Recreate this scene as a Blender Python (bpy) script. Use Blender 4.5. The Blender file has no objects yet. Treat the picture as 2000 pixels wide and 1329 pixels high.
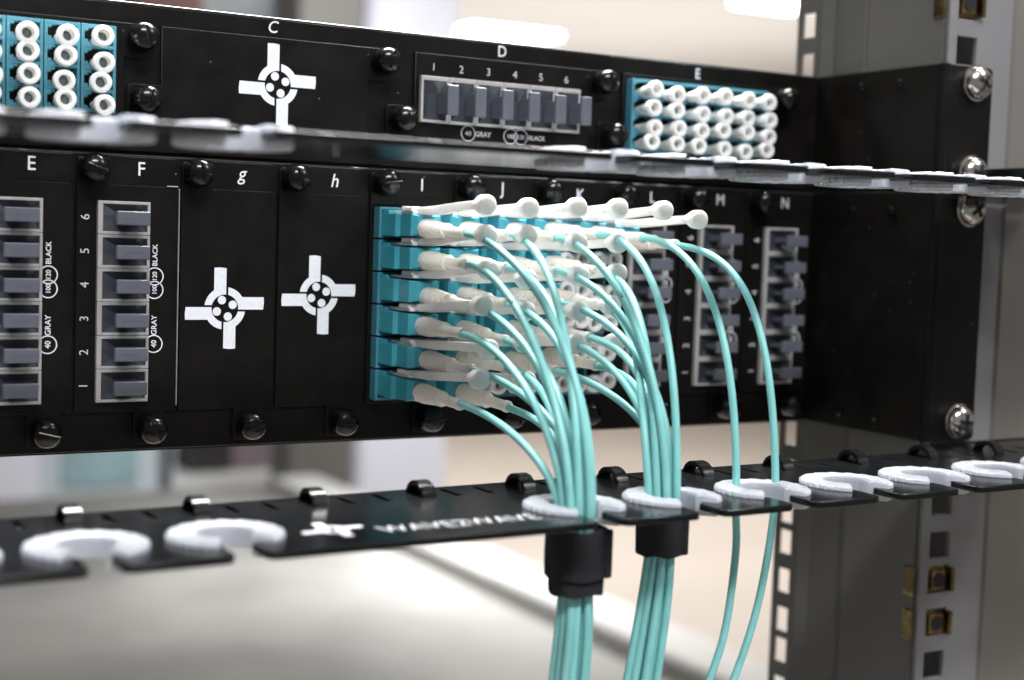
import bpy, bmesh, math, random
from mathutils import Vector, Matrix
random.seed(7)
S = 0.001                      # everything below is written in millimetres
scene = bpy.context.scene
C = scene.collection

# ------------------------------------------------------------------ camera
cam_d = bpy.data.cameras.new('camera'); cam = bpy.data.objects.new('camera', cam_d); C.objects.link(cam)
YAW, PITCH, ROLL, FPX = -0.52258, -0.07129, 0.03290, 2838.54
Fv = Vector((math.sin(-YAW)*math.cos(PITCH), math.cos(YAW)*math.cos(PITCH), math.sin(PITCH)))
R0 = Vector((math.cos(YAW), math.sin(YAW), 0)); U0 = R0.cross(Fv)
Rv = R0*math.cos(ROLL)+U0*math.sin(ROLL); Uv = -R0*math.sin(ROLL)+U0*math.cos(ROLL)
cam.matrix_world = Matrix(((Rv.x, Uv.x, -Fv.x, -89.41*S), (Rv.y, Uv.y, -Fv.y, -437.01*S),
                           (Rv.z, Uv.z, -Fv.z, 67.60*S), (0, 0, 0, 1)))
cam_d.sensor_width = 36; cam_d.lens = FPX/2000*36
cam_d.clip_start = 0.02; cam_d.clip_end = 60
cam_d.dof.use_dof = True; cam_d.dof.focus_distance = 0.443; cam_d.dof.aperture_fstop = 8.2
scene.camera = cam

# ------------------------------------------------------------------ light
world = bpy.data.worlds.new('World'); scene.world = world; world.use_nodes = True
world.node_tree.nodes['Background'].inputs[0].default_value = (0.93, 0.95, 1.0, 1)
world.node_tree.nodes['Background'].inputs[1].default_value = 0.21
def area(name, loc, target, sx, sy, power, col=(1, 1, 1), spread=180):
    d = bpy.data.lights.new(name, 'AREA'); d.shape = 'RECTANGLE'; d.size = sx; d.size_y = sy; d.energy = power; d.color = col; d.spread = math.radians(spread)
    o = bpy.data.objects.new(name, d); C.objects.link(o); o.location = loc
    o.rotation_euler = (Vector(target)-Vector(loc)).to_track_quat('-Z', 'Y').to_euler()
    return o
area('rear_ceiling_lamp', (0.42, 0.25, 1.2), (0.2, -0.02, 0.07), 1.3, 0.35, 27, (1.0, 0.985, 0.96), 75)
area('front_ceiling_lamp', (-0.15, -1.15, 1.25), (0.12, -0.05, 0.0), 0.9, 0.22, 27, (0.97, 0.985, 1.0))
area('side_ceiling_lamp', (1.1, -0.9, 1.25), (0.15, -0.1, 0.0), 0.25, 0.7, 10, (1.0, 0.99, 0.97))
area('room_ceiling_lamp', (3.5, 5.0, 1.22), (3.5, 5.0, -1.3), 4.0, 3.0, 90, (1.0, 0.98, 0.95))
area('added_ceiling_fill', (4.5, 6.5, -0.9), (4.5, 6.5, 1.3), 3.0, 3.0, 42, (1.0, 0.98, 0.95))  # added fill without a fixture, brightens the far ceiling from below
area('added_deck_fill', (0.95, 1.65, 1.0), (0.95, 1.6, -0.45), 0.3, 0.3, 4.4, (1.0, 0.99, 0.97), 55)  # added narrow fill, gives the deck its bright right side
area('added_locker_fill', (1.2, 2.0, 1.24), (1.6, 3.4, -0.3), 0.8, 0.3, 13, (0.99, 0.99, 1.0), 90)  # added fill that lifts the locker and cabinet fronts
scene.view_settings.view_transform = 'Standard'; scene.view_settings.look = 'None'
scene.view_settings.exposure = 0.3; scene.view_settings.gamma = 1.0
scene.render.engine = 'CYCLES'

# ------------------------------------------------------------------ materials
def mat(name, col, rough=0.5, metal=0.0, bump=0.0, bscale=900.0, sss=0.0, spec=0.5, cvar=0.0, vscale=60.0, trans=0.0, emit=None, thru=0.0):
    m = bpy.data.materials.new(name); m.use_nodes = True
    nt = m.node_tree; b = nt.nodes['Principled BSDF']
    b.inputs['Base Color'].default_value = (*col, 1); b.inputs['Roughness'].default_value = rough
    b.inputs['Metallic'].default_value = metal; b.inputs['Specular IOR Level'].default_value = spec if not name.startswith('black_powder') else .2
    if sss:
        b.inputs['Subsurface Weight'].default_value = sss; b.inputs['Subsurface Radius'].default_value = (1, .9, .75)
        b.inputs['Subsurface Scale'].default_value = 0.003
    if trans: b.inputs['Transmission Weight'].default_value = trans
    if emit:
        b.inputs['Emission Color'].default_value = (*emit[0], 1); b.inputs['Emission Strength'].default_value = emit[1]
    tc = nt.nodes.new('ShaderNodeTexCoord')
    if bump:
        n = nt.nodes.new('ShaderNodeTexNoise'); n.inputs['Scale'].default_value = bscale; n.inputs['Detail'].default_value = 3
        bp = nt.nodes.new('ShaderNodeBump'); bp.inputs['Strength'].default_value = bump; bp.inputs['Distance'].default_value = 0.0002
        nt.links.new(tc.outputs['Object'], n.inputs['Vector']); nt.links.new(n.outputs['Fac'], bp.inputs['Height'])
        nt.links.new(bp.outputs['Normal'], b.inputs['Normal'])
    if cvar:
        n = nt.nodes.new('ShaderNodeTexNoise'); n.inputs['Scale'].default_value = vscale; n.inputs['Detail'].default_value = 4
        r = nt.nodes.new('ShaderNodeMapRange'); r.inputs['From Min'].default_value = .3; r.inputs['From Max'].default_value = .7
        r.inputs['To Min'].default_value = 1-cvar; r.inputs['To Max'].default_value = 1+cvar
        mx = nt.nodes.new('ShaderNodeVectorMath'); mx.operation = 'SCALE'; mx.inputs[0].default_value = col
        nt.links.new(tc.outputs['Object'], n.inputs['Vector']); nt.links.new(n.outputs['Fac'], r.inputs['Value'])
        nt.links.new(r.outputs['Result'], mx.inputs['Scale']); nt.links.new(mx.outputs['Vector'], b.inputs['Base Color'])
        r2 = nt.nodes.new('ShaderNodeMapRange'); r2.inputs['From Min'].default_value = .3; r2.inputs['From Max'].default_value = .7
        r2.inputs['To Min'].default_value = rough*.85; r2.inputs['To Max'].default_value = min(1, rough*1.15)
        nt.links.new(n.outputs['Fac'], r2.inputs['Value']); nt.links.new(r2.outputs['Result'], b.inputs['Roughness'])
    if thru:
        out = nt.nodes['Material Output']; tr = nt.nodes.new('ShaderNodeBsdfTranslucent'); tr.inputs[0].default_value = (*col, 1)
        ms = nt.nodes.new('ShaderNodeMixShader'); ms.inputs[0].default_value = thru
        nt.links.new(b.outputs[0], ms.inputs[1]); nt.links.new(tr.outputs[0], ms.inputs[2]); nt.links.new(ms.outputs[0], out.inputs['Surface'])
    return m

def powder(name, col, rough):   # black powder coat: fine grain, faint rubs, a few pale dust specks
    m = mat(name, col, rough, bump=.35, bscale=2600, cvar=.25, vscale=90)
    nt = m.node_tree; b = nt.nodes['Principled BSDF']
    v = nt.nodes.new('ShaderNodeTexVoronoi'); v.inputs['Scale'].default_value = 190
    tc = nt.nodes.new('ShaderNodeTexCoord'); nt.links.new(tc.outputs['Object'], v.inputs['Vector'])
    lt = nt.nodes.new('ShaderNodeMath'); lt.operation = 'LESS_THAN'; lt.inputs[1].default_value = 0.05
    nt.links.new(v.outputs['Distance'], lt.inputs[0])
    sp = nt.nodes.new('ShaderNodeSeparateColor'); nt.links.new(v.outputs['Color'], sp.inputs[0])
    g = nt.nodes.new('ShaderNodeMath'); g.operation = 'GREATER_THAN'; g.inputs[1].default_value = 0.72
    nt.links.new(sp.outputs[0], g.inputs[0])
    mu = nt.nodes.new('ShaderNodeMath'); mu.operation = 'MULTIPLY'
    nt.links.new(lt.outputs[0], mu.inputs[0]); nt.links.new(g.outputs[0], mu.inputs[1])
    mix = nt.nodes.new('ShaderNodeMix'); mix.data_type = 'RGBA'
    old = b.inputs['Base Color'].links[0].from_socket
    nt.links.new(mu.outputs[0], mix.inputs[0]); nt.links.new(old, mix.inputs[6]); mix.inputs[7].default_value = (.2, .19, .16, 1)
    nt.links.new(mix.outputs[2], b.inputs['Base Color'])
    return m
M = dict(
    black=powder('black_powder_coat', (.0048, .0041, .0036), .38),
    bar=mat('black_gloss_coat', (.005, .0055, .006), .2, spec=.34, bump=.12, bscale=1500, cvar=.2, vscale=60),
    lip=mat('black_polished_edge', (.02, .02, .02), .14, spec=1.0),
    knob=mat('black_gloss_plastic', (.004, .0035, .003), .2, spec=.36, cvar=.2, vscale=200),
    dark=mat('dark_interior', (.006, .006, .007), .6),
    slot=mat('slot_shade', (.001, .001, .001), .95, spec=.0),
    ink=mat('white_ink', (.78, .80, .86), .5, cvar=.05, vscale=700),
    dimink=mat('grey_ink', (.56, .57, .62), .5, cvar=.1, vscale=700),
    cap=mat('white_cap_plastic', (.80, .81, .80), .38, sss=.25, cvar=.04, vscale=200),
    caphole=mat('cap_socket_shade', (.20, .24, .25), .6),
    pull=mat('white_nylon', (.88, .875, .87), .36, thru=.22, sss=.15, bump=.08, bscale=900, cvar=.04, vscale=150),
    boot=mat('milky_rubber', (.88, .86, .815), .3, thru=.32, sss=.12, bump=.08, bscale=700, cvar=.05, vscale=150),
    teal=mat('aqua_plastic', (.05, .33, .42), .34, cvar=.1, vscale=150, bump=.1),
    adapter=mat('aqua_adapter_plastic', (.055, .215, .285), .4, cvar=.15, vscale=150, bump=.1),
    cable=mat('aqua_cable_jacket', (.23, .57, .56), .4, bump=.1, bscale=1200, cvar=.07, vscale=120),
    mpo=mat('grey_connector_frame', (.36, .35, .345), .45, cvar=.1, vscale=200),
    door=mat('slate_door_plastic', (.10, .108, .135), .3),
    well=mat('slate_well_plastic', (.045, .051, .062), .22, cvar=.1, vscale=200),
    grom=mat('milky_grommet', (.78, .80, .85), .25, thru=.45, sss=.1, cvar=.04, vscale=150),
    chrome=mat('nickel', (.62, .59, .54), .17, metal=1, cvar=.08, vscale=300, bump=.1),
    zinc=mat('yellow_zinc', (.25, .185, .085), .26, metal=1, cvar=.6, vscale=150),
    velcro=mat('hook_and_loop_black', (.010, .010, .014), .95, bump=1.0, bscale=2200, cvar=.5, vscale=500),
    alu=mat('bare_aluminium', (.5, .5, .52), .35, metal=.6, cvar=.1, vscale=300),
    panel2=mat('olive_grey_panel', (.16, .15, .135), .5, cvar=.05, vscale=10),
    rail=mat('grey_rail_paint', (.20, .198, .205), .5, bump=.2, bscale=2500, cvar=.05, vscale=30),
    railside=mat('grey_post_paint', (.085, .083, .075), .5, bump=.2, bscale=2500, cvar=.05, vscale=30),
    wall=mat('cream_wall_paint', (.78, .74, .70), .8, cvar=.03, vscale=1),
    ceil=mat('cream_ceiling_tile', (.84, .82, .79), .8, cvar=.03, vscale=1),
    floor=mat('tan_floor_tile', (.56, .50, .45), .5, cvar=.06, vscale=.6),
    paint=mat('white_painted_steel', (.66, .66, .645), .35, cvar=.03, vscale=3),
    deck=mat('pale_steel_painted_shade', (.29, .285, .275), .42, cvar=.65, vscale=1.7),  # coarse noise puts mottled shade and reflections into the deck colour
    lamp=mat('lamp_diffuser', (.9, .9, .9), .5, emit=((1, .99, .97), 7.0)),
    pillar=mat('grey_pillar_paint', (.12, .115, .105), .6, cvar=.1, vscale=4),
    bluegrey=mat('pale_blue_cabinet', (.50, .56, .60), .4, cvar=.15, vscale=4),
    bluedark=mat('dusty_blue_panel', (.28, .42, .45), .5, cvar=.15, vscale=5),
    mauve=mat('mauve_box_card', (.20, .155, .17), .6, cvar=.15, vscale=6),
    blackbox=mat('matt_black_case', (.03, .028, .026), .5, cvar=.2, vscale=6),
    orange=mat('orange_box_card', (.24, .13, .11), .6, cvar=.15, vscale=6),
    lav=mat('lavender_white_door', (.72, .72, .80), .5, cvar=.05, vscale=2),
)

# ------------------------------------------------------------------ mesh helpers (mm in, metres out)
class MB:
    def __init__(s): s.bm = bmesh.new()
    def box(s, x0, x1, y0, y1, z0, z1, bev=0.0, seg=2, mtx=None):
        g = bmesh.ops.create_cube(s.bm, size=1.0); vs = g['verts']
        for v in vs:
            v.co = Vector(((x0+x1)/2+v.co.x*(x1-x0), (y0+y1)/2+v.co.y*(y1-y0), (z0+z1)/2+v.co.z*(z1-z0)))
        if bev:
            es = list({e for v in vs for e in v.link_edges})
            r = bmesh.ops.bevel(s.bm, geom=es, offset=bev, segments=seg, affect='EDGES', profile=.5)
            vs = list({v for f in r['faces'] for v in f.verts} | {v for v in vs if v.is_valid})
        if mtx: bmesh.ops.transform(s.bm, matrix=mtx, verts=vs)
        return s
    def lathe(s, prof, origin=(0, 0, 0), axis='-y', seg=28, cap0=True, cap1=True):
        """prof: [(r, t)] along the axis"""
        o = Vector(origin); rings = []
        ax = {'-y': (Vector((0, -1, 0)), Vector((1, 0, 0)), Vector((0, 0, 1))), 'z': (Vector((0, 0, 1)), Vector((1, 0, 0)), Vector((0, 1, 0))),
              '-x': (Vector((-1, 0, 0)), Vector((0, 1, 0)), Vector((0, 0, 1)))}[axis] if isinstance(axis, str) else axis
        a, u, w = ax
        for r, t in prof:
            rings.append([s.bm.verts.new(o+a*t+(u*math.cos(2*math.pi*i/seg)+w*math.sin(2*math.pi*i/seg))*r) for i in range(seg)])
        for A, B in zip(rings, rings[1:]):
            for i in range(seg):
                s.bm.faces.new((A[i], A[(i+1) % seg], B[(i+1) % seg], B[i]))
        if cap0: s.bm.faces.new(rings[0][::-1])
        if cap1: s.bm.faces.new(rings[-1])
        return s
    def loft(s, rings):
        R = [[s.bm.verts.new(Vector(p)) for p in r] for r in rings]
        n = len(R[0])
        for A, B in zip(R, R[1:]):
            for i in range(n): s.bm.faces.new((A[i], A[(i+1) % n], B[(i+1) % n], B[i]))
        s.bm.faces.new(R[0][::-1]); s.bm.faces.new(R[-1])
        return s
    def tube(s, pts, r, seg=12):
        pts = [Vector(p) for p in pts]; rings = []
        t0 = (pts[1]-pts[0]).normalized(); n = t0.orthogonal().normalized()
        for i, p in enumerate(pts):
            t = (pts[min(i+1, len(pts)-1)]-pts[max(i-1, 0)]).normalized()
            n = (n-t*n.dot(t)).normalized(); b = t.cross(n)
            rr = r[i] if isinstance(r, (list, tuple)) else r
            rings.append([s.bm.verts.new(p+(n*math.cos(2*math.pi*k/seg)+b*math.sin(2*math.pi*k/seg))*rr) for k in range(seg)])
        for A, B in zip(rings, rings[1:]):
            for i in range(seg): s.bm.faces.new((A[i], A[(i+1) % seg], B[(i+1) % seg], B[i]))
        s.bm.faces.new(rings[0][::-1]); s.bm.faces.new(rings[-1])
        return s
    def build(s, name, m, parent=None, smooth=False, angle=40):
        bmesh.ops.recalc_face_normals(s.bm, faces=s.bm.faces)
        bmesh.ops.scale(s.bm, vec=(S, S, S), verts=s.bm.verts)
        me = bpy.data.meshes.new(name); s.bm.to_mesh(me); s.bm.free()
        return link(name, me, m, parent, smooth, angle)
def link(name, me, m, parent=None, smooth=False, angle=40):
    me.materials.clear(); me.materials.append(m)
    if smooth:
        me.shade_smooth(); me.set_sharp_from_angle(angle=math.radians(angle))
    o = bpy.data.objects.new(name, me); C.objects.link(o)
    if parent: o.parent = parent
    return o
def curve_mesh(cu):
    ob = bpy.data.objects.new('tmp', cu); C.objects.link(ob)
    dg = bpy.context.evaluated_depsgraph_get(); dg.update()
    me = bpy.data.meshes.new_from_object(ob.evaluated_get(dg))
    bpy.data.objects.remove(ob); bpy.data.curves.remove(cu)
    return me
def plate(name, polys, thick, m, parent=None, bev=0.2, plane='xz', at=0.0, bres=1):
    """flat sheet from closed outlines (holes by even-odd). plane xz: front face at y=at, going to +y; xy: top at z=at going down; yz: left face at x=at going +x"""
    cu = bpy.data.curves.new('tmp', 'CURVE'); cu.dimensions = '2D'; cu.fill_mode = 'BOTH'
    cu.extrude = max(0, thick/2-bev); cu.bevel_depth = bev; cu.bevel_resolution = bres; cu.offset = -bev
    for P in polys:
        sp = cu.splines.new('POLY'); sp.points.add(len(P)-1)
        for i, (a, b) in enumerate(P): sp.points[i].co = (a, b, 0, 1)
        sp.use_cyclic_u = True
    me = curve_mesh(cu); c = thick/2
    for v in me.vertices:
        a, b, t = v.co
        if plane == 'xz': v.co = Vector((a, at+c-t, b))*S
        elif plane == 'xy': v.co = Vector((a, b, at-c+t))*S
        else: v.co = Vector((at+c-t, a, b))*S
    return link(name, me, m, parent, True, 30)
def rect(x0, x1, z0, z1, r=0, n=4):
    if r <= 0: return [(x0, z0), (x1, z0), (x1, z1), (x0, z1)]
    P = []
    for cx, cz, a in ((x1-r, z0+r, -90), (x1-r, z1-r, 0), (x0+r, z1-r, 90), (x0+r, z0+r, 180)):
        for i in range(n+1):
            t = math.radians(a+90*i/n); P.append((cx+r*math.cos(t), cz+r*math.sin(t)))
    return P
def circ(x, z, r, n=24): return [(x+r*math.cos(2*math.pi*i/n), z+r*math.sin(2*math.pi*i/n)) for i in range(n)]
def text(name, s, size, x, z, m, parent=None, y=-0.06, rot=0.0, shear=0.0, bold=0.0, plane='xz', thick=.05, width=1.0, tmx=None):
    """printed lettering, centred on x,z; size is the cap height in mm"""
    cu = bpy.data.curves.new('tmp', 'FONT'); cu.body = s; cu.size = size/.70; cu.align_x = 'CENTER'; cu.shear = shear; cu.offset = bold
    cu.resolution_u = 4
    me = curve_mesh(cu)
    ys = [v.co.y for v in me.vertices]; mid = (min(ys)+max(ys))/2
    if s in 'gp': mid = size*.30
    c, sn = math.cos(rot), math.sin(rot)
    for v in me.vertices:
        a, b = v.co.x*width, v.co.y-mid
        p, q = a*c-b*sn+x, a*sn+b*c+z
        if plane == 'xz': co = Vector((p, y, q))
        else: co = Vector((p, q, y))
        if tmx: co = tmx @ co
        v.co = co*S
    return link(name, me, m, parent)
def flat(name, polys, m, parent=None, y=-0.06, tmx=None, plane='xz'):
    cu = bpy.data.curves.new('tmp', 'CURVE'); cu.dimensions = '2D'; cu.fill_mode = 'BOTH'
    for P in polys:
        sp = cu.splines.new('POLY'); sp.points.add(len(P)-1)
        for i, (a, b) in enumerate(P): sp.points[i].co = (a, b, 0, 1)
        sp.use_cyclic_u = True
    me = curve_mesh(cu)
    for v in me.vertices:
        co = Vector((v.co.x, y, v.co.y)) if plane == 'xz' else Vector((v.co.x, v.co.y, y))
        if tmx: co = tmx @ co
        v.co = co*S
    return link(name, me, m, parent)
def thing(name, label, cat, loc=(0, 0, 0), group=None):
    o = bpy.data.objects.new(name, None); C.objects.link(o); o.empty_display_size = .01
    o.location = Vector(loc)*S; o['label'] = label; o['category'] = cat
    if group: o['group'] = group
    return o
def tag(o, label, cat, group=None):
    o['label'] = label; o['category'] = cat
    if group: o['group'] = group
    return o
def struct(o): o['kind'] = 'structure'; return o
ORD = ['first', 'second', 'third', 'fourth', 'fifth', 'sixth']

# ------------------------------------------------------------------ the room behind (far out of focus)
b = MB(); b.box(-9000, 16000, -6000, 9600, -1320, -1300); struct(b.build('floor', M['floor']))
b = MB(); b.box(-9000, 16000, -1400, 9600, 1300, 1320); struct(b.build('ceiling', M['ceil']))
b = MB(); b.box(-9000, 16000, 9600, 9700, -1300, 1300); struct(b.build('wall', M['wall']))
def ceiling_light(x0, x1, y0, y1, label):
    t = thing('ceiling_light', label, 'ceiling light', ((x0+x1)/2, (y0+y1)/2, 1300), 'ceiling lights of the room')
    w, d = (x1-x0)/2, (y1-y0)/2
    MB().box(-w-25, w+25, -d-25, d+25, -12, -0.5).build('frame', M['paint'], t)
    MB().box(-w, w, -d, d, -22, -12.5, 4).build('diffuser', M['lamp'], t)
ceiling_light(3960, 4560, 7150, 7600, 'large glowing ceiling light seen blurred above the letter D')
ceiling_light(4560, 4930, 4900, 5520, 'glowing ceiling light cut by the top edge beside the perforated post')
def single(name, mb, m, label, cat, group=None): return tag(mb.build(name, m), label, cat, group)
# rack base: pale deck with a white square tube along its right side
t = thing('equipment_deck', 'large pale steel deck with painted-in shade below and behind the lower cable bar', 'deck', (100, 1700, -450))
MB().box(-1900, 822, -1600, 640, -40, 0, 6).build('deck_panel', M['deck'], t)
MB().box(823.5, 858, -1600, 640, -30, -4, 1).build('tube_shadow_strip', M['railside'], t)  # dark strip stands in for the shadow line beside the tube
MB().box(859, 955, -1600, 640, -36, 14, 8, 3).build('edge_tube', M['paint'], t)
for lx in (-1700, 770):
    for ly in (-1400, 500): MB().box(lx-30, lx+30, ly-30, ly+30, -848, -41).build('leg', M['railside'], t)
single('support_pillar', MB().box(1255, 1425, 3000, 3150, -1299.5, 1299.5, 5), M['pillar'], 'dark grey square pillar blurred behind the blank plates', 'pillar')
t = thing('tall_locker', 'tall lavender white locker right beside the grey pillar', 'locker', (1700, 3300, -1299))
MB().box(-132, 150, 0, 400, 0, 2300, 4).build('body', M['lav'], t)
MB().box(-126, 144, -18, -1, 60, 2240, 4).build('door', M['lav'], t)
MB().box(105, 120, -50, -19, 1000, 1140, 4).build('handle', M['chrome'], t)
t = thing('storage_cabinet', 'pale blue cabinet blurred at the left below the patch panels', 'cabinet', (700, 3600, -1299))
MB().box(-700, 440, 0, 500, 0, 1000, 8).build('body', M['bluegrey'], t)
for x0, x1, z0, z1 in ((-520, -250, 560, 940), (-180, 60, 600, 900), (120, 330, 640, 960)):
    MB().box(x0, x1, -14, -1, z0, z1, 3).build('drawer_front', M['bluedark'] if x0 != -180 else M['lav'], t)
MB().box(395, 420, -30, -1, 620, 960, 3).build('handle', M['blackbox'], t)
t = thing('side_table', 'white table carrying a black case left of the grey pillar', 'table', (1420, 3950, -1299))
MB().box(-260, 330, -200, 300, 572, 612, 6).build('tabletop', M['paint'], t)
MB().box(-250, 320, -180, 290, 440, 570, 4).build('drawer', M['bluegrey'], t)
for lx in (-220, 290):
    for ly in (-160, 260): MB().box(lx-20, lx+20, ly-20, ly+20, 0, 439).build('leg', M['railside'], t)
single('equipment_case', MB().box(1258, 1392, 3850, 4050, -686, -440, 8), M['blackbox'], 'dark black case standing on the white side table', 'case')
single('cardboard_box', MB().box(1398, 1580, 3860, 4060, -686, -520, 6), M['mauve'], 'mauve grey box beside the black case on the table', 'box')
t = thing('wall_shelf', 'grey shelf unit blurred above the upper panel left of the pillar', 'shelf', (1500, 4200, -1299))
MB().box(-900, 260, 0, 300, 1900, 1940, 3).build('shelf_board', M['railside'], t)
MB().box(-900, 260, 300, 320, 0, 2500, 3).build('back_panel', M['bluegrey'], t)
MB().box(240, 262, 0, 298, 0, 2500, 2).build('side_panel', M['railside'], t)
single('shelf_box', MB().box(1180, 1400, 4230, 4480, 642, 830, 5), M['orange'], 'orange brown box on the grey shelf at the top edge', 'box')
single('shelf_binder_case', MB().box(960, 1120, 4230, 4480, 642, 940, 5), M['blackbox'], 'black upright case on the grey shelf beside the orange box', 'case')

# ------------------------------------------------------------------ rack post (front right)
RY = -63.0
post = thing('rack_post', 'grey steel rack post with square mounting holes right of the panels', 'rack post', (299.5, RY, -500))
U = 44.45
hz = []
for n in range(-5, 8):
    base = (n)*U + (0 if n < 2 else 0)
    for k, o_ in enumerate((6.35, 22.225, 38.1)):
        hz.append(base+o_)
hz = [z-1.2 for z in hz]
holes = [rect(303.5, 313.4, z-4.9, z+4.9, .3, 2) for z in hz]
def settle(t):
    for o in C.objects:
        if o.parent is t: o.location = -t.location
o = plate('rail_face', [rect(299.5, 331, -300, 420)]+holes, 2.0, M['rail'], post, .25, 'xz', RY)
b = MB()                                          # folded side of the post, open perforated strip at its rear
def fold(pts, t, z0, z1, mb):
    for (xa, ya), (xb, yb) in zip(pts, pts[1:]):
        d = Vector((xb-xa, yb-ya)).normalized(); nrm = Vector((-d.y, d.x))*(-t)
        r = [(xa, ya), (xb, yb), (xb+nrm.x, yb+nrm.y), (xa+nrm.x, ya+nrm.y)]
        mb.loft([[(p[0], p[1], z0) for p in r], [(p[0], p[1], z1) for p in r]])
fold([(299.5, RY+2.05), (299.5, -24), (301.5, -20), (301.5, -3), (298.6, 2.0)], -1.6, -300, 420, b)
b.build('post_side', M['railside'], post)
b = MB(); xs0, xs1 = 298.6, 300.2
b.box(xs0, xs1, 2.1, 6.6, -300, 420, .1); b.box(xs0, xs1, 14.2, 16.8, -300, 420, .1)
edges_z = [-300]+[q for z in hz for q in (z-4.8, z+4.8)]+[420]
for q0, q1 in zip(edges_z[::2], edges_z[1::2]): b.box(xs0+.05, xs1-.05, 6.5, 14.3, q0, q1, .1)
b.build('perforated_strip', M['railside'], post)
b = MB(); fold([(331.1, RY+.3), (336, RY+5), (560, RY+5)], 1.6, -300, 420, b); b.build('rail_return', M['panel2'], post)
MB().box(301.6, 333, RY+11, RY+12.5, -300, 420).build('channel_back', M['railside'], post)
for z in (hz[0]*0+155.6-1.2+.5, -50.8-1.2+.3-.5, -66.7-1.2-.4):
    b = MB()
    b.box(304.0, 312.9, RY+1.0, RY+6, z-4.6, z+4.6, .5); b.box(305, 311.8, RY-.6, RY+1.2, z-3.6, z+3.6, .5)
    b2 = b.build('cage_nut', M['zinc'], post)
    MB().box(313.0, 314.6, RY-2.4, RY+4, z-4.4, z+4.4, .3).build('clip', M['zinc'], b2)
    MB().box(297.4, 298.6, RY+1.2, RY+6.2, z-5.4, z+5.4, .3).build('clip', M['zinc'], b2)
    MB().lathe([(2.7, 0), (2.7, .4)], (308.4, RY-.55, z), '-y', 20).build('thread_hole', M['dark'], b2)

settle(post)

# ------------------------------------------------------------------ chassis
XR = 297.3
def screw_head(parent, x, z, y=-66.0, rot=.3, s=1.0):
    b = MB()
    b.lathe([(6.3*s, 0.1), (6.5*s, .5), (6.3*s, 1.0), (5.7*s, 1.1), (5.6*s, 2.6), (5.1*s, 3.6), (4.0*s, 4.4), (2.4*s, 4.9), (.4, 5.05)], (x, y, z), '-y', 36)
    o = b.build('screw', M['chrome'], parent, True, 50)
    b = MB()
    for a in (rot, rot+math.pi/2):
        b.box(-3.1*s, 3.1*s, -5.3, -4.2, -.75, .75, .15, 1, Matrix.Translation((x, y, z)) @ Matrix.Rotation(a, 4, 'Y'))
    b.build('cross_recess', M['dark'], o)
    return o
def chassis(z0, z1, label, screws, rivets):
    t = thing('patch_panel_chassis', label, 'patch panel', (80, 0, z0))
    o = (80, 0, z0); X = lambda v: v-80; Z = lambda v: v-z0
    H = z1-z0
    pt = plate('front_frame', [rect(X(-160), X(XR-1.5), 0, H)], 1.4, M['black'], t, .45, 'xz', 0.0, 3)
    b = MB(); b.box(X(-160), X(XR-1), 1.0, 230, H-1.6, H-.25, .2); b.box(X(-160), X(XR-1), 1.0, 230, .25, 1.6, .2)
    b.box(X(-160), X(XR-2), 3.0, 5.0, -.9, 2.0, .1)
    b.build('housing', M['black'], t)
    b = MB()
    for zz in (1.15, H-1.15): b.tube([(X(-160), 1.28, zz), (X(XR-1.4), 1.28, zz)], 1.22, 20)
    b.build('folded_edge', M['bar'], t, True)
    b = MB(); b.tube([(X(-160), .42, H-.42), (X(XR-1.6), .42, H-.42)], .58, 16); b.build('top_lip', M['lip'], t, True)
    b = MB(); b.box(X(XR-1.5), X(XR), -62.5, 60, 0, H, .4); b.build('side_plate', M['black'], t)
    ear = [rect(X(XR+.2), X(320), .2, H-.2, 2.0)]
    e = plate('mounting_ear', ear, 2.0, M['black'], t, .5, 'xz', RY-2.3, 3)
    b = MB(); ar = (Vector((0, 0, 1)), Vector((1, 0, 0)), Vector((0, 1, 0)))
    b.lathe([(2.0, 0.1), (2.0, H-.1)], (X(XR+.6), RY-.4, 0), 'z', 20); b.build('bend', M['black'], t, True)
    for z in screws: screw_head(t, X(311), Z(z), RY-2.3, random.uniform(0, 1.5))
    for y, z in rivets:
        MB().lathe([(1.5, 0), (1.5, .5), (1.0, .9)], (X(XR-1.5), y, Z(z)), '-x', 16).build('rivet', M['knob'], t, True)
    return t
up = chassis(89.2, 133.2, 'slim black upper patch panel holding the sections lettered C, D and E', (127, 95.3), ((-24.5, 127.4), (-44.3, 127.3)))
lo = chassis(-1.0, 88.2, 'tall black lower patch panel holding the sections lettered E to N', (82.5, 6.35), ((-22.9, 81.5), (-43.2, 81.5), (-20.8, 4.6), (-39.9, 5.2)))
letters = 'EFghIJKLMN'
for k, ch in enumerate(letters):
    x = 31.43*k - [.2, -.4, -.4, -.1, -.1, .5, .4, .6, .9, .9][k]
    o = text('printed_letter', ch, 4.1 if ch not in 'gh' else 4.3, x-80, [84.2, 84.1, 83.6, 83.6, 83.6, 83.2, 83.0, 83.4, 83.8, 83.8][k]+1.0, M['ink' if k < 8 else 'dimink'], lo,
             shear=.22 if ch in 'gh' else 0, width=.92, bold=.03)
for ch, x, z in (('B', -11.6, 130.4), ('C', 72.3, 130.3), ('D', 154.7, 130.2), ('E', 237.6, 129.6)):
    text('printed_letter', ch, 3.7, x-80, z-89.2, M['ink'], up, shear=.2 if ch == 'C' else 0, width=.92, bold=.03)

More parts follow.
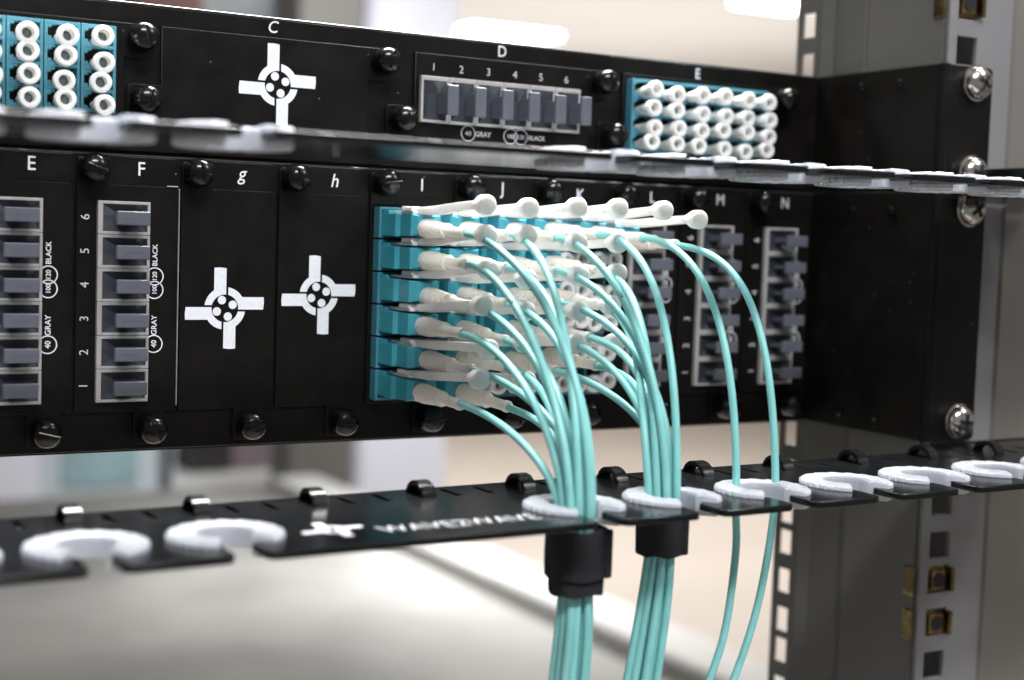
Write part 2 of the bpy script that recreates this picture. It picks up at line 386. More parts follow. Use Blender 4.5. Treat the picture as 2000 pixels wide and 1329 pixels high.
# ------------------------------------------------------------------ modules (local: a across 0..31, h up 0..88)
def knob(parent, a, h, tmx):
    b = MB(); R = 4.15
    prof = [(3.0, 0), (3.0, 1.6), (R+.1, 1.7), (R+.25, 2.3), (R, 3.2), (R-.1, 4.1), (R+.15, 4.8), (R, 5.6)]
    for i in range(1, 8):
        t = i/8*math.pi/2; prof.append((R*math.cos(t), 5.6+3.0*math.sin(t)))
    prof.append((.2, 8.6))
    b.lathe(prof, (a, -1.2, h), '-y', 32)
    bmesh.ops.transform(b.bm, matrix=tmx, verts=b.bm.verts)
    o = b.build('thumbscrew', M['knob'], parent, True, 35)
    b = MB(); b.box(-3.2, 3.2, -8.75, -8.2, -.3, .3, .1, 1, tmx @ Matrix.Translation((a, -1.2, h)) @ Matrix.Rotation(random.uniform(-.4, 1.4), 4, 'Y'))
    b.build('driver_slot', M['knob'], o)
def face(parent, tmx, cut=None, flip=False):
    r = 1.6
    def arc(cx, cz, a0, a1, rr=r): return [(cx+rr*math.cos(math.radians(a0+(a1-a0)*i/5)), cz+rr*math.sin(math.radians(a0+(a1-a0)*i/5))) for i in range(6)]
    P = []
    P += [(0.4, 11.0)]                                             # left bottom
    P += [(18.0, 11.0)] + arc(18.0+r, 0.9+r, 180, 270) + arc(27.8-r, .9+r, 270, 360) + [(27.8, 11.0)]
    P += [(31.0, 11.0)] + arc(31.0-r, 79.0-r, 0, 90) + [(10.6, 79.0)] + arc(10.6-r, 87.0-r, 0, 90) + arc(0.4+r, 87.0-r, 90, 180)
    polys = [P]
    if cut: polys.append(rect(*cut))
    me_o = plate('faceplate', polys, 1.2, M['black'], parent, .28, 'xz', -1.25, 2)
    me = me_o.data
    for v in me.vertices: v.co = (tmx @ (v.co/S))*S
    return me_o
def logo(cx, cz, tmx, parent, name='printed_emblem', y=-1.31, m=None, sc=1.0, plane='xz', sx=1.0):
    ro, ri, w, L = 6.6, 4.3, 3.55, 12.7
    pc = []
    a0 = math.asin(w/ro); a1 = math.acos(1.0/ro)
    base = [(L-.25, -.35), (L, 1.6), (L-.1, w)]
    base += [(ro*math.cos(a0+(a1-a0)*i/10), ro*math.sin(a0+(a1-a0)*i/10)) for i in range(11)]
    b1 = math.acos(1.0/ri); b0 = -math.asin(.35/ri)
    base += [(ri*math.cos(b1+(b0-b1)*i/10), ri*math.sin(b1+(b0-b1)*i/10)) for i in range(11)]
    polys = []
    for q in range(4):
        c, s_ = round(math.cos(q*math.pi/2)), round(math.sin(q*math.pi/2))
        polys.append([(cx+sc*sx*(x*c-y_*s_), cz+sc*(x*s_+y_*c)) for x, y_ in base])
    for a in (111, 24, 201, 291):
        polys.append([(p[0], p[1]) for p in [(cx+sx*(x-cx), z) for x, z in circ(cx+sc*2.75*math.cos(math.radians(a)), cz+sc*2.75*math.sin(math.radians(a)), 1.33*sc)]])
    flat(name, polys, m or M['ink'], parent, y, tmx, plane)
def T_low(x0): return Matrix.Translation((0, 0, 0)), (x0, 0, 0)
# upper modules are turned a quarter clockwise: (a,h) -> (x = h, z = -a)
ROT = Matrix(((0, 0, 1, 0), (0, 1, 0, 0), (-1, 0, 0, 0), (0, 0, 0, 1)))
ID = Matrix.Identity(4)
def module(name, label, cat, x0, z0, rot, group, cut=None):
    t = thing(name, label, cat, (x0, 0, z0), group)
    tm = ROT if rot else ID
    face(t, tm, cut); knob(t, 4.6, 83.6, tm); knob(t, 22.9, 5.7, tm)
    return t, tm
def blank(x0, z0, rot, label, cx, cz):
    t, tm = module('blank_plate', label, 'blank panel', x0, z0, rot, 'blank plates with the white cross emblem')
    logo(cx, cz, ID, t)
    return t
def mpo_module(x0, z0, rot, label, offs=0.0, edge=False):
    a0, a1, h0, h1 = 6.3+offs, 21.9+offs, 14.0, 74.2
    if rot: a0, a1, h0, h1 = 7.9, 23.1, 12.6, 74.7
    t, tm = module('connector_module', label, 'connector module', x0, z0, rot, 'modules with six grey connector doors', (a0+.5, a1-.5, h0+.5, h1-.5))
    P = (h1-h0)/6
    def fin(b): bmesh.ops.transform(b.bm, matrix=tm, verts=b.bm.verts); return b
    for i in range(6):
        hb = h0+P*i; hc = hb+P/2; ds = 2.5 if rot else 0
        b = MB()                                              # frame walls of one adapter
        b.box(a0, a0+1.5, -3.0, 8, hb+.06, hb+P-.06, .2); b.box(a1-.9, a1, -3.0, 8, hb+.06, hb+P-.06, .2)
        b.box(a0+1.45, a1-.85, -2.9, 8, hb+.06, hb+.95, .15); b.box(a0+1.45, a1-.85, -2.9, 8, hb+P-.95, hb+P-.06, .15)
        fr = fin(b).build('adapter_frame', M['mpo'], t)
        b = MB()                                              # tapered dark well
        x0_, x1_, q0, q1 = a0+1.55, a1-.95, hb+1.0, hb+P-1.0
        b.loft([[(x0_, -2.7, q0), (x1_, -2.7, q0), (x1_, -2.7, q1), (x0_, -2.7, q1)]] + [[(x0_+4.2, -.6, q0+2.3), (x1_-1.6, -.6, q0+2.3), (x1_-1.6, -.6, q1-2.3), (x0_+4.2, -.6, q1-2.3)]])
        bm = b.bm; bm.faces.ensure_lookup_table()
        bmesh.ops.delete(bm, geom=[f for f in bm.faces if all(abs(v.co.y+2.7) < .01 for v in f.verts)], context='FACES')
        fin(b).build('well', M['well'], fr)
        j = random.uniform(-.25, .25)
        b = MB(); b.box(a0+3.4+j, a0+13.3+j, -11.4, -9.7, hc-2.1+ds, hc+2.05+ds, .42, 3); b.box(a0+5.4+j, a0+12.4+j, -9.95, -2.0, hc-.6+ds*.8, hc+.6+ds*.8, .1)
        b.box(a0+5.4+j, a0+11.6+j, -11.47, -11.38, hc-.12+ds, hc+.06+ds)
        fin(b).build('door', M['door'], fr)
        # port number
        if rot: text('printed_number', '123456'[i], 2.5, hc, -(a0-3.0)+.2, M['dimink'], t, -1.31)
        else: text('printed_number', '123456'[i], 2.6, a0-3.4, hc, M['dimink'], t, -1.31, rot=math.pi/2)
    ax = a1+(2.6 if rot else 2.0)
    def tx(s, size, h, mm='ink', bold=.02):
        if rot: text('printed_text', s, size, h, -(ax), M['dimink'], t, -1.31, bold=bold)
        else: text('printed_text', s, size, ax, h, M[mm], t, -1.31, rot=math.pi/2, bold=bold)
    def ringp(h):
        f = (h, -ax) if rot else (ax, h)
        flat('printed_circle', [circ(f[0], f[1], 2.75, 40), circ(f[0], f[1], 2.42, 40)], M['dimink' if rot else 'ink'], t, -1.31)
    mm = 'ink'
    tx('40', 1.6, 31.4, bold=.03); ringp(31.4); tx('GRAY', 1.62, 37.1, bold=.03)
    tx('100', 1.35, 47.8, bold=.03); ringp(47.8); tx('120', 1.35, 51.9, bold=.03); ringp(51.9); tx('BLACK', 1.5, 58.3, bold=.03)
    if edge:
        MB().box(30.85, 31.15, -1.9, -.3, 12.5, 78.6, .1).build('side_flange', M['alu'], t)
        MB().box(27.2, 30.7, -1.7, -.3, 79.02, 79.35, .1).build('top_flange', M['alu'], t)
    return t
def cap_mesh():
    b = MB()
    b.lathe([(1.3, 0.2), (1.4, 2.0), (1.75, 4.0), (2.3, 8.2), (2.9, 9.3), (3.05, 9.8), (3.05, 11.6), (2.85, 11.95), (1.75, 12.0), (1.6, 11.7), (1.45, 7.0)], (0, 0, 0), '-y', 28, True, False)
    o = b.build('dust_cap', M['cap'], None, True, 40); me = o.data; bpy.data.objects.remove(o)
    b = MB(); b.lathe([(1.5, 7.3), (1.5, 8.6), (.8, 9.2)], (0, 0, 0), '-y', 20)
    o = b.build('socket_plug', M['caphole'], None, True, 40); me2 = o.data; bpy.data.objects.remove(o)
    return me, me2
CAP, CAPH = cap_mesh()
def cap(x, z, label, group, y=-1.6):
    o = bpy.data.objects.new('dust_cap', CAP); C.objects.link(o)
    dx, dz = random.uniform(-.12, .12), random.uniform(-.12, .12)
    o.location = Vector((x+dx, y, z+dz))*S; o.rotation_euler = (random.uniform(-.07, .07), 0, random.uniform(-.06, .06))
    tag(o, label, 'dust cap', group)
    i = bpy.data.objects.new('socket', CAPH); C.objects.link(i); i.parent = o
    return o

def quad_adapter_v(t, x0, x1, z0, z1):        # vertical four-port adapter (upper modules), local coords
    b = MB(); w = x1-x0; p = (z1-z0)/4
    b.box(x0, x0+.9, -4.8, 8, z0, z1, .15); b.box(x1-.9, x1, -4.8, 8, z0, z1, .15)
    for i in range(5): b.box(x0+.85, x1-.85, -4.7, 8, z0+p*i-(.5 if 0 < i < 4 else 0)+(-1.0 if i == 4 else 0), z0+p*i+(.5 if 0 < i < 4 else 0)+(1.0 if i == 0 else 0), .1)
    for i in range(4):                          # latch slot steps
        zc = z0+p*(i+.5); b.box(x0+.85, x0+2.0, -4.6, 8, zc+1.2, zc+2.65, .1); b.box(x0+.85, x0+2.0, -4.6, 8, zc-2.65, zc-1.2, .1)
        b.box(x0+1.95, x0+3.1, -4.5, 8, zc+1.9, zc+2.65, .1); b.box(x0+1.95, x0+3.1, -4.5, 8, zc-2.65, zc-1.9, .1)
    o = b.build('adapter', M['adapter'], t)
    MB().box(x0+.5, x1-.5, 5, 5.8, z0+.5, z1-.5).build('port_backing', M['dark'], o)
def quad_adapter_h(t, x0, x1, z0, z1):
    b = MB(); p = (x1-x0-1.6)/4
    b.box(x0, x1, -5.2, 8, z0, z0+1.0, .15); b.box(x0, x1, -5.2, 8, z1-.9, z1, .15)
    b.box(x0, x0+.9, -5.1, 8, z0+.9, z1-.8, .15); b.box(x1-.9, x1, -5.1, 8, z0+.9, z1-.8, .15)
    for i in range(1, 4): b.box(x0+.8+p*i-.4, x0+.8+p*i+.4, -4.9, 8, z0+.9, z1-.8, .1)
    o = b.build('adapter', M['adapter'], t)
    MB().box(x0+.5, x1-.5, 6, 6.8, z0+.5, z1-.5).build('port_backing', M['dark'], o)
    return o
def aqua_upper(x0, z0, label, cols, xa, where):
    t, tm = module('adapter_module', label, 'adapter module', x0, z0, True, 'modules with aqua adapters', (2.6, 27.9, xa-x0, xa-x0+62.4))
    for i in range(6):
        ca = xa+10.4*i
        quad_adapter_v(t, ca-x0+.15, ca-x0+10.25, -27.7, -2.3)
        if i in cols:
            for r in range(4):
                cap(ca+4.5, z0-7.1-6.12*r, 'white dust cap, %s row, %s' % (('top', 'second', 'third', 'bottom')[r], where[i]), 'white dust caps in aqua adapters')
    return t
def aqua_lower(x0, label):
    t, tm = module('adapter_module', label, 'adapter module', x0, 0, False, 'modules with aqua adapters', (1.9, 28.3, 12.2, 76.3))
    for r in range(6): quad_adapter_h(t, 2.0, 28.2, 76.2-10.63*(r+1)+.1, 76.2-10.63*r-.5)
    return t
for k, ch in enumerate(letters):
    x0 = 12.1+31.4*(k-1)
    ed = -0.0
    if ch == 'E': mpo_module(x0, 0, False, 'module with grey connector doors cut by the left edge, under letter E', 0)
    elif ch == 'F': mpo_module(x0, 0, False, 'module with grey connector doors under the letter F, beside a blank plate', 0, True)
    elif ch == 'g': blank(x0, 0, False, 'upright blank plate with white cross emblem under the italic g', 14.7, 42.3)
    elif ch == 'h': blank(x0, 0, False, 'upright blank plate with white cross emblem under the italic h', 14.5, 46.7)
    elif ch == 'I': aqua_lower(x0, 'aqua adapter module under the letter I filled with white booted plugs')
    elif ch == 'J': aqua_lower(x0-.2, 'aqua adapter module under the letter J behind the plugs of I')
    elif ch == 'K': aqua_lower(x0-.4, 'aqua adapter module under the letter K, mostly white dust caps')
    elif ch == 'L': mpo_module(x0-.4, 0, False, 'module with grey connector doors under L, behind the aqua cables', 2.1)
    elif ch == 'M': mpo_module(x0-.6, 0, False, 'module with grey connector doors under the letter M', 2.2)
    elif ch == 'N': mpo_module(x0-.8, 0, False, 'module with grey connector doors under N, nearest the rack post', 2.3)
ZT = 127.3
aqua_upper(-53, ZT, 'aqua adapter module with white caps cut by the left edge', (2, 3, 4, 5), -39.6,
           {2: 'at the very left photo edge', 3: 'third column left of the C plate', 4: 'second column left of the C plate', 5: 'column nearest the C plate'})
t = blank(26, ZT, True, 'lying blank plate with white cross emblem below the italic C', 48, -14.9)
mpo_module(110.5, ZT, True, 'lying module with six grey connector doors under the letter D', 0)
aqua_upper(193, ZT, 'aqua adapter module full of white dust caps under the upper E', range(6), 205.4,
           {i: s for i, s in enumerate(('leftmost column under upper E', 'second column from left under upper E', 'third column from left under upper E', 'third column from right under upper E', 'second column from right under upper E', 'rightmost column under upper E'))})
# caps in the free ports of J and K
rowz = [76.2-10.63*r-5.4 for r in range(6)]
side = ['leftmost', 'second from left', 'second from right', 'rightmost']
for c in range(4):
    cap(143.5+6.2*c-.2, rowz[5], 'white dust cap, %s of four in the bottom row under J' % side[c], 'white dust caps in aqua adapters', -4)
    for r in range(1, 6):
        cap(174.9+6.2*c-.4, rowz[r], 'white dust cap, %s of four, %s row from the top under K' % (side[c], ORD[r]), 'white dust caps in aqua adapters', -4)

# ------------------------------------------------------------------ cable bars
BX = lambda k: -11.5+31.75*k
def bar_outline(x_left, x_right, slots, ear_side):
    """closed outline in x,y seen from above: straight back edge, front edge with keyhole notches"""
    yb, yf, yc, R, g = -76.0, -136.0, -117.0, 8.6, 3.6
    P = [(x_left, yb), (x_left, yf)]
    rc = 2.6
    for x in slots:
        a = math.asin(g/R)
        for i in range(5):
            t = math.radians(-90+90*i/4); P.append((x-g-rc+rc*math.cos(t)+0, yf+rc+rc*math.sin(t)))
        for i in range(25):
            t = -math.pi/2-a-(2*math.pi-2*a)*i/24; P.append((x+R*math.cos(t), yc+R*math.sin(t)))
        for i in range(5):
            t = math.radians(180+90*i/4); P.append((x+g+rc+rc*math.cos(t), yf+rc+rc*math.sin(t)))
    P += [(x_right, yf), (x_right, -67.5), (300, -67.5), (300, yb)]
    return P
def grommet_mesh():
    """castellated edging strip bent to a C, centred on the hole"""
    b = MB(); R = 8.6; gap = math.radians(32); n = 30
    a0 = -math.pi/2+gap; span = 2*math.pi-2*gap
    def seg(t0, t1, r0, r1, z0, z1, m=3):
        A = []
        rings = []
        for i in range(m+1):
            t = t0+(t1-t0)*i/m; c, s_ = math.cos(t), math.sin(t)
            rings.append([(r0*c, r0*s_, z0), (r1*c, r1*s_, z0), (r1*c, r1*s_, z1), (r0*c, r0*s_, z1)])
        b.loft(rings)
    # inner wall
    seg(a0, a0+span, R-1.6, R-.3, -3.6, 1.5, 48)
    n = 27
    for i in range(n):
        t0 = a0+span*i/n; t1 = a0+span*(i+1)/n
        hh = .12*(i % 2)+.02*math.sin(i*2.3)
        for top in (True, False):
            m = 2; rings = []
            for q in range(m+1):
                t = t0+(t1-t0)*q/m; c, s_ = math.cos(t), math.sin(t); ro = 13.1+.65*q/m
                if top: prof = [(R-.35, .1), (ro-.15, .1), (ro, .3), (ro-.1, 1.05+hh), (ro-.5, 1.4+hh), (R-.1, 1.75+hh), (R-1.2, 1.4)]
                else: prof = [(R-.35, -3.8-hh), (ro-.6, -3.6-hh), (ro-.1, -3.1), (ro-.1, -2.0), (R-.35, -2.0)]
                rings.append([(r_*c, r_*s_, z_) for r_, z_ in prof])
            b.loft(rings)
    for i in range(46):
        t = a0+span*(i+.25)/46; seg(t, t+span/46*.45, R-2.0, R-1.5, -3.3, 1.2, 1)
    o = b.build('edge_grommet', M['grom'], None); me = o.data; bpy.data.objects.remove(o)
    return me
GROM = grommet_mesh()
def loop_mesh():
    b = MB(); pts = []
    w = 2.1                                     # lanced strap, arched along x
    prof = [(-5.0, -.4), (-4.6, .6), (-3.7, 2.1), (-2.1, 3.1), (0, 3.4), (2.1, 3.1), (3.7, 2.1), (4.6, .6), (5.0, -.4)]
    rings = []
    for i, (x, z) in enumerate(prof):
        p = Vector((x, 0, z)); q = prof[min(i+1, 8)]; r_ = prof[max(i-1, 0)]
        t = Vector((q[0]-r_[0], 0, q[1]-r_[1])).normalized(); nn = Vector((-t.z, 0, t.x))
        th = .75
        rings.append([tuple(p+nn*th+Vector((0, -w, 0))), tuple(p+nn*th+Vector((0, w, 0))), tuple(p-nn*th+Vector((0, w, 0))), tuple(p-nn*th+Vector((0, -w, 0)))])
    b.loft(rings)
    bmesh.ops.bevel(b.bm, geom=list(b.bm.edges), offset=.25, segments=2, affect='EDGES')
    bmesh.ops.rotate(b.bm, verts=b.bm.verts, cent=(0, 0, 0), matrix=Matrix.Rotation(math.radians(-88), 3, 'Z'))
    o = b.build('lacing_loop', M['bar'], None, True, 50); me = o.data; bpy.data.objects.remove(o)
    return me
LOOP = loop_mesh()
def cable_bar(zt, label, ks, printed, tilt, xo=0.0):
    t = thing('cable_bar', label, 'cable bar', (BX(4)+xo, -100, zt))
    t.rotation_euler = (0, -tilt, 0)
    ox = BX(4)+xo
    P = bar_outline(-120, 352, [BX(k)+xo for k in ks], True)
    polys = [[(x-ox, y+100) for x, y in P]]
    for k in range(-3, 11):
        for d in (9.2, 19.6):
            x = -7.9+31.4*k+d
            polys.append([(x-ox-.95, 10.0), (x-ox+.95, 10.0), (x-ox+.95, 21.0), (x-ox-.95, 21.0)])
    plate('bar_plate', polys, 1.9, M['bar'], t, .35, 'xy', 0, 2)
    for k in range(-3, 11):
        o = bpy.data.objects.new('lacing_loop', LOOP); C.objects.link(o); o.parent = t
        o.location = Vector((-7.9+31.4*k-ox, 15.0, -.1))*S
    for k in ks:
        o = bpy.data.objects.new('edge_grommet', GROM); C.objects.link(o); o.parent = t
        o.location = Vector((BX(k)+xo-ox, -17.0, 0))*S; o.rotation_euler = (0, 0, random.uniform(-.12, .12))
    return t, ox
ks = [-2, -1, 0, 1, 4, 5, 6, 7, 8, 9, 10]
lbar, ox = cable_bar(-3.3, 'black lower cable bar with milky grommets and white lettering', ks, True, .0077)
ubar, ox2 = cable_bar(89.0, 'black upper cable bar seen edge on across the panels', ks, False, 0.0)
logo(46.2-ox, -18.6, ID, lbar, y=.06, plane='xy', sc=.64)
text('printed_text', 'WAVE2WAVE', 6.8, 78.4-ox, -23.2, M['dimink'], lbar, .06, plane='xy', width=.74, bold=.05)
# side arms that carry the bars from the ears
b = MB(); b.box(300.2-ox, 352-ox, 34.6, 36.6, -6, 0.2, .3); b.build('arm_flange', M['bar'], lbar)
b = MB(); b.box(315-ox2, 317-ox2, -20, 36, 0.1, 8.0, .3); b.box(315-ox2, 352-ox2, 32.6, 34.4, .1, 8.0, .3); b.build('arm_flange', M['bar'], ubar)

# ------------------------------------------------------------------ patch cords
def conn_meshes():
    out = {}
    b = MB()                                     # uniboot plug body, origin at port centre on the plate
    b.box(-6.3, 6.3, -15.5, -2.0, -4.35, 2.9, .25)
    b.loft([[(-6.3, -15.4, -4.35), (6.3, -15.4, -4.35), (6.3, -15.4, 2.9), (-6.3, -15.4, 2.9)],
            [(-5.3, -17.0, -4.1), (5.3, -17.0, -4.1), (5.3, -17.0, 2.7), (-5.3, -17.0, 2.7)],
            [(-5.3, -24.5, -4.1), (5.3, -24.5, -4.1), (5.3, -24.5, 2.7), (-5.3, -24.5, 2.7)],
            [(-3.6, -26.5, -3.4), (3.6, -26.5, -3.4), (3.6, -26.5, 2.2), (-3.6, -26.5, 2.2)]])
    b.box(-6.0, -1.0, -9.5, -3.0, 2.85, 3.9, .2); b.box(1.0, 6.0, -9.5, -3.0, 2.85, 3.9, .2)
    out['connector_body'] = (b, M['teal'], False)
    b = MB()                                     # pull tab: flat tongue, rib, rod, drum end
    b.box(-4.2, 4.2, -24.5, -8.0, 3.0, 4.0, .25)
    b.box(-4.6, 4.6, -24.0, -16.5, 3.9, 5.5, .4)
    b.loft([[(x*2.6, -22.5, 4.1+z*1.2) for x, z in ((-1, -.9), (1, -.9), (1, 1), (-1, 1))],
            [(x*1.7, -34, 4.5+z*1.45) for x, z in ((-1, -.9), (1, -.9), (1, 1), (-1, 1))],
            [(x*1.45, -46, 5.5+z*1.4) for x, z in ((-1, -.9), (1, -.9), (1, 1), (-1, 1))],
            [(x*1.45, -60.2, 6.5+z*1.35) for x, z in ((-1, -.9), (1, -.9), (1, 1), (-1, 1))]])
    bmesh.ops.bevel(b.bm, geom=[e for e in b.bm.edges if e.calc_length() > 6 and abs((e.verts[0].co-e.verts[1].co).normalized().y) > .8], offset=.45, segments=2, affect='EDGES')
    b.lathe([(1.45, 0), (1.9, 1.5), (2.6, 3.2), (2.95, 4.2), (3.05, 6.8), (2.95, 7.3), (2.5, 7.75), (1.6, 8.0), (.3, 8.1)], (0, -59.2, 6.6), '-y', 32)
    out['pull_tab'] = (b, M['pull'], True)
    b = MB()                                     # ribbed boot
    prof = [(1.2, 19.8), (2.4, 20.2), (3.0, 21.1), (3.2, 22.6), (3.1, 24.2), (2.6, 25.5)]
    t = 26.0; k = 0
    while t < 40:
        r = 3.05+.12*math.sin(min(1, (t-26)/5)*math.pi*.5)-max(0, t-29)*.075
        g = .32 if t > 28.5 else .08
        prof += [(r, t), (r+.02, t+.7), (r-g, t+.85), (r-g, t+1.15)]; t += 1.3; k += 1
    prof += [(2.45, 40.6), (2.5, 41.8), (1.75, 42.2), (1.7, 43.0), (1.6, 53.0), (1.85, 53.2), (1.85, 54.6), (1.65, 55.0), (1.2, 55.1)]
    b.lathe(prof, (0, 0, -.8), '-y', 28)
    out['boot'] = (b, M['boot'], True)
    res = {}
    for nme, (b, m, sm) in out.items():
        o = b.build(nme, m, None, sm, 38); res[nme] = o.data; bpy.data.objects.remove(o)
    return res
CM = conn_meshes()
def bez(p0, p1, p2, p3, n):
    return [((1-t)**3)*p0+3*((1-t)**2)*t*p1+3*(1-t)*t*t*p2+t**3*p3 for t in [i/n for i in range(n+1)]]
CAMP = Vector((-89.4, -437.0, 67.6))
def jacket_mark(t, pts, k, org):
    p = pts[k]; tg = (pts[k+1]-pts[k-1]).normalized(); n = (CAMP-p); n = (n-tg*n.dot(tg)).normalized(); w = n.cross(tg).normalized()
    cu = bpy.data.curves.new('tmp', 'FONT'); cu.body = 'TEM'; cu.size = 1.6; cu.align_x = 'CENTER'; cu.offset = .02
    me = curve_mesh(cu)
    for v in me.vertices:
        f = k+v.co.x/((pts[k+1]-pts[k]).length); i = int(math.floor(f)); q = pts[i].lerp(pts[i+1], f-i)
        g = (v.co.y-.55)/1.14; v.co = (q+n*1.15*math.cos(g)-w*1.15*math.sin(g)-org)*S
    link('printed_marking', me, M['dark'], t)
def cord(x, z, ring, target, label, lone=None, jit=0.0, down=None, L=34, H=58, az=0.0, mark=None):
    t = thing('patch_lead', label, 'patch cord', (x, 0, z), 'aqua fibre patch cords with white boots')
    rx, rz = random.uniform(-.022, .022), random.uniform(-.035, .035)
    for nme in ('connector_body', 'pull_tab', 'boot'):
        o = bpy.data.objects.new(nme, CM[nme]); C.objects.link(o); o.parent = t
        if nme == 'pull_tab': o.rotation_euler = (rx, 0, rz*.6)
        if nme == 'boot':
            o.rotation_euler = (az+.02, 0, rz); o.location = Vector((0, 0, random.uniform(-.2, .3)))*S
    d = Matrix.Rotation(rz, 3, 'Z') @ (Matrix.Rotation(az+.02, 3, 'X') @ Vector((0, -1, 0)))
    off = Vector((0, 0, -.8))
    p0 = Vector((x, 0, z))+off+d*54.2
    org = Vector((x, 0, z))
    pts = [p0+d*(-3), p0+d*(-1.5)]
    tg = Vector(target)
    pts += bez(p0, p0+d*L+Vector((jit*.3, 0, 0)), tg+Vector((jit, 4, H)), tg, 40)
    prev = tg
    for q in down:
        pts += []
    # below the ring: smooth run through the given points
    chain = [tg+Vector((0, -.4, 9)), tg]+[Vector(q) for q in down]
    for i in range(1, len(chain)-1):
        a, b_, c, e = chain[i-1], chain[i], chain[i+1], chain[min(i+2, len(chain)-1)]
        for s_ in range(1, 9):
            u = s_/8
            pts.append(.5*((2*b_)+(c-a)*u+(2*a-5*b_+4*c-e)*u*u+(3*b_-a-3*c+e)*u**3))
    b = MB(); b.tube([p-org for p in pts], 1.12, 12)
    c_ = b.build('cable', M['cable'], t, True, 60)
    if mark: jacket_mark(c_, pts, mark, org)
    return t
def pack(n, sx, sy, seed):
    rnd = random.Random(seed); P = []
    for i in range(n):
        r = math.sqrt((i+.5)/n); a = i*2.39996+seed
        P.append((r*math.cos(a)*sx, r*math.sin(a)*sy))
    return P
# bundle one: all plugs of I.  bundle two: plugs of J.  K's two cords hang alone
XI, XJ, XK = (115.5, 129.4), (147.0, 160.7), (178.4, 192.0)
rowname = ['top', 'second', 'third', 'fourth', 'fifth', 'bottom']
def assign(cols, rows):
    return [(c, r) for r in rows for c in range(len(cols))]
def bundle(cols, rows, centre, strap, low, end, seed, letter, sx, sy):
    lst = assign(cols, rows); n = len(lst)
    # cords of upper rows lie in front (nearest the camera); lower rows behind
    lst.sort(key=lambda cr: (cr[1], cr[0]))
    spots = pack(n, sx, sy, seed); spots.sort(key=lambda p: p[1])
    for (c, r), (dx, dy) in zip(lst, spots):
        tg = (centre[0]+dx, centre[1]+dy, centre[2])
        f = .80
        dn = [(strap[0]+dx*f, strap[1]+dy*f, strap[2]), (low[0]+dx*1.0+random.uniform(-.4, .4), low[1]+dy*1.0, low[2]), (end[0]+dx*1.15+random.uniform(-1, 1), end[1]+dy*1.3, end[2])]
        cord(cols[c], 70.7-10.42*r, None, tg, 'aqua patch cord in the %s row under %s, %s of its two plugs' % (rowname[r] if r in (0, 5) else rowname[r]+' highest', letter, ('left', 'right')[c]),
             jit=dx*.4, down=dn, L=24+7*random.random(), H=(73-10.4*r)*random.uniform(.55, .68)+2, az=random.uniform(-.01, .035),
             mark={('J', 1, 0): 6, ('I', 1, 4): 9, ('J', 0, 2): 7, ('I', 0, 1): 17, ('J', 0, 0): 20}.get((letter, c, r)))
bundle(XI, range(6), (113.2, -122.0, -3.0), (116.2, -118.0, -18), (116.2, -118, -42), (113.5, -114, -95), 1.1, 'I', 4.9, 4.0)
bundle(XJ, range(5), (146.6, -113.5, -3.0), (146.9, -113, -13), (144.8, -112.5, -38), (137.0, -111, -95), 2.7, 'J', 4.6, 3.6)
cord(XK[0], rowz[0]-.4, None, (173.1, -113, -9), 'aqua patch cord hanging alone, left of the two under letter K', jit=1.5,
     down=[(173.6, -113, -21), (171.2, -113, -42), (166, -113, -57.5), (152, -113, -90)], L=30, H=58)
cord(XK[1], rowz[0]-1.4, None, (187.0, -113.5, -6), 'aqua patch cord hanging alone at far right under letter K', jit=0,
     down=[(185.6, -113, -22), (181.8, -113, -40), (174.8, -113, -58.5), (160, -113, -90)], L=30, H=62, az=.02)

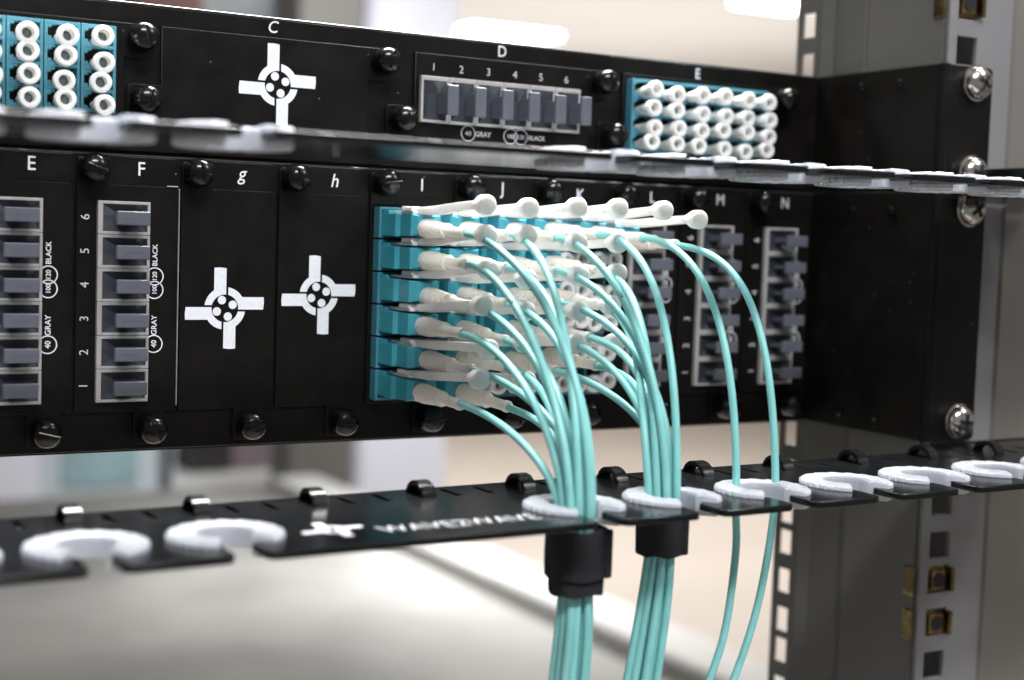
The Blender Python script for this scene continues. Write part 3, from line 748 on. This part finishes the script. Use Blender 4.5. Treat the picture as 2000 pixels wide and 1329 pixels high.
# ------------------------------------------------------------------ hook and loop straps
def strap(cx, cy, z0, z1, a, b_, label, inner=None):
    t = thing('cable_strap', label, 'cable strap', (cx, cy, z0), 'black hook and loop straps on the cable bundles')
    def band(a, b_, zz0, zz1, name, ph):
        mb = MB(); n = 44; rings = []
        for i in range(n+1):
            t_ = 2*math.pi*i/n+ph; w = 1+.02*math.sin(3*t_+ph)
            th = 1.3
            ex = math.copysign(abs(math.cos(t_))**.75, math.cos(t_)); ey = math.copysign(abs(math.sin(t_))**.75, math.sin(t_))
            if i == n: ex, ey = ex*1.12, ey*1.12
            j = .25*math.sin(5*t_+ph)
            f = random.uniform(-.12, .12)
            p = lambda r, z: ((a+r+f)*ex*w, (b_+r+f)*ey*w, z+j+random.uniform(-.12, .12))
            rings.append([p(-th/2, zz0), p(th/2, zz0+.1), p(th/2+.15, (zz0+zz1)/2), p(th/2, zz1-.1), p(-th/2, zz1)])
        mb.loft(rings)
        for q in range(900 if name != 'lining' else 0):
            t_ = random.uniform(0, 2*math.pi); z = random.uniform(zz0-.1, zz1+.1)
            ex = math.copysign(abs(math.cos(t_))**.75, math.cos(t_)); ey = math.copysign(abs(math.sin(t_))**.75, math.sin(t_))
            p0 = Vector(((a+.6)*ex, (b_+.6)*ey, z)); d = Vector((ex, ey, random.uniform(-.8, .8))).normalized()*random.uniform(.3, .75)
            w_ = Vector((-ey, ex, random.uniform(-1, 1))).normalized()*.07
            v = [mb.bm.verts.new(p0-w_), mb.bm.verts.new(p0+w_), mb.bm.verts.new(p0+d+w_*3)]; mb.bm.faces.new(v)
        return mb.build(name, M['velcro'], t, True, 50)
    band(a, b_, 0 if not inner else inner, z1-z0, 'outer_wrap', .5)
    tl = MB(); zt0, zt1 = (inner or 0)+.4, z1-z0-.5; rr = []
    for i in range(9):
        t_ = math.radians(-62+i*6.5); lift = .75+.010*i*i
        ex = math.copysign(abs(math.cos(t_))**.75, math.cos(t_)); ey = math.copysign(abs(math.sin(t_))**.75, math.sin(t_))
        lift = .62+.003*i*i
        rr.append([((a+lift)*ex, (b_+lift)*ey, zt0), ((a+lift+.9)*ex, (b_+lift+.9)*ey, zt0), ((a+lift+.9)*ex, (b_+lift+.9)*ey, zt1), ((a+lift)*ex, (b_+lift)*ey, zt1)])
    tl.loft(rr); tl.build('loose_tail', M['velcro'], t, True, 50)
    if inner: band(a-1.1, b_-1.1, 0, (z1-z0)*.6, 'inner_wrap', 1.9)
    band(a-1.5, b_-1.5, .6, (z1-z0)-.8, 'lining', 2.6)
    return t
strap(116.3, -118, -26.0, -8.6, 7.5, 6.2, 'tall black fabric strap round the left cable bundle below the bar', 4.5)
strap(146.9, -113, -19.0, -6.0, 5.9, 5.0, 'short black fabric strap round the right cable bundle under the bar')
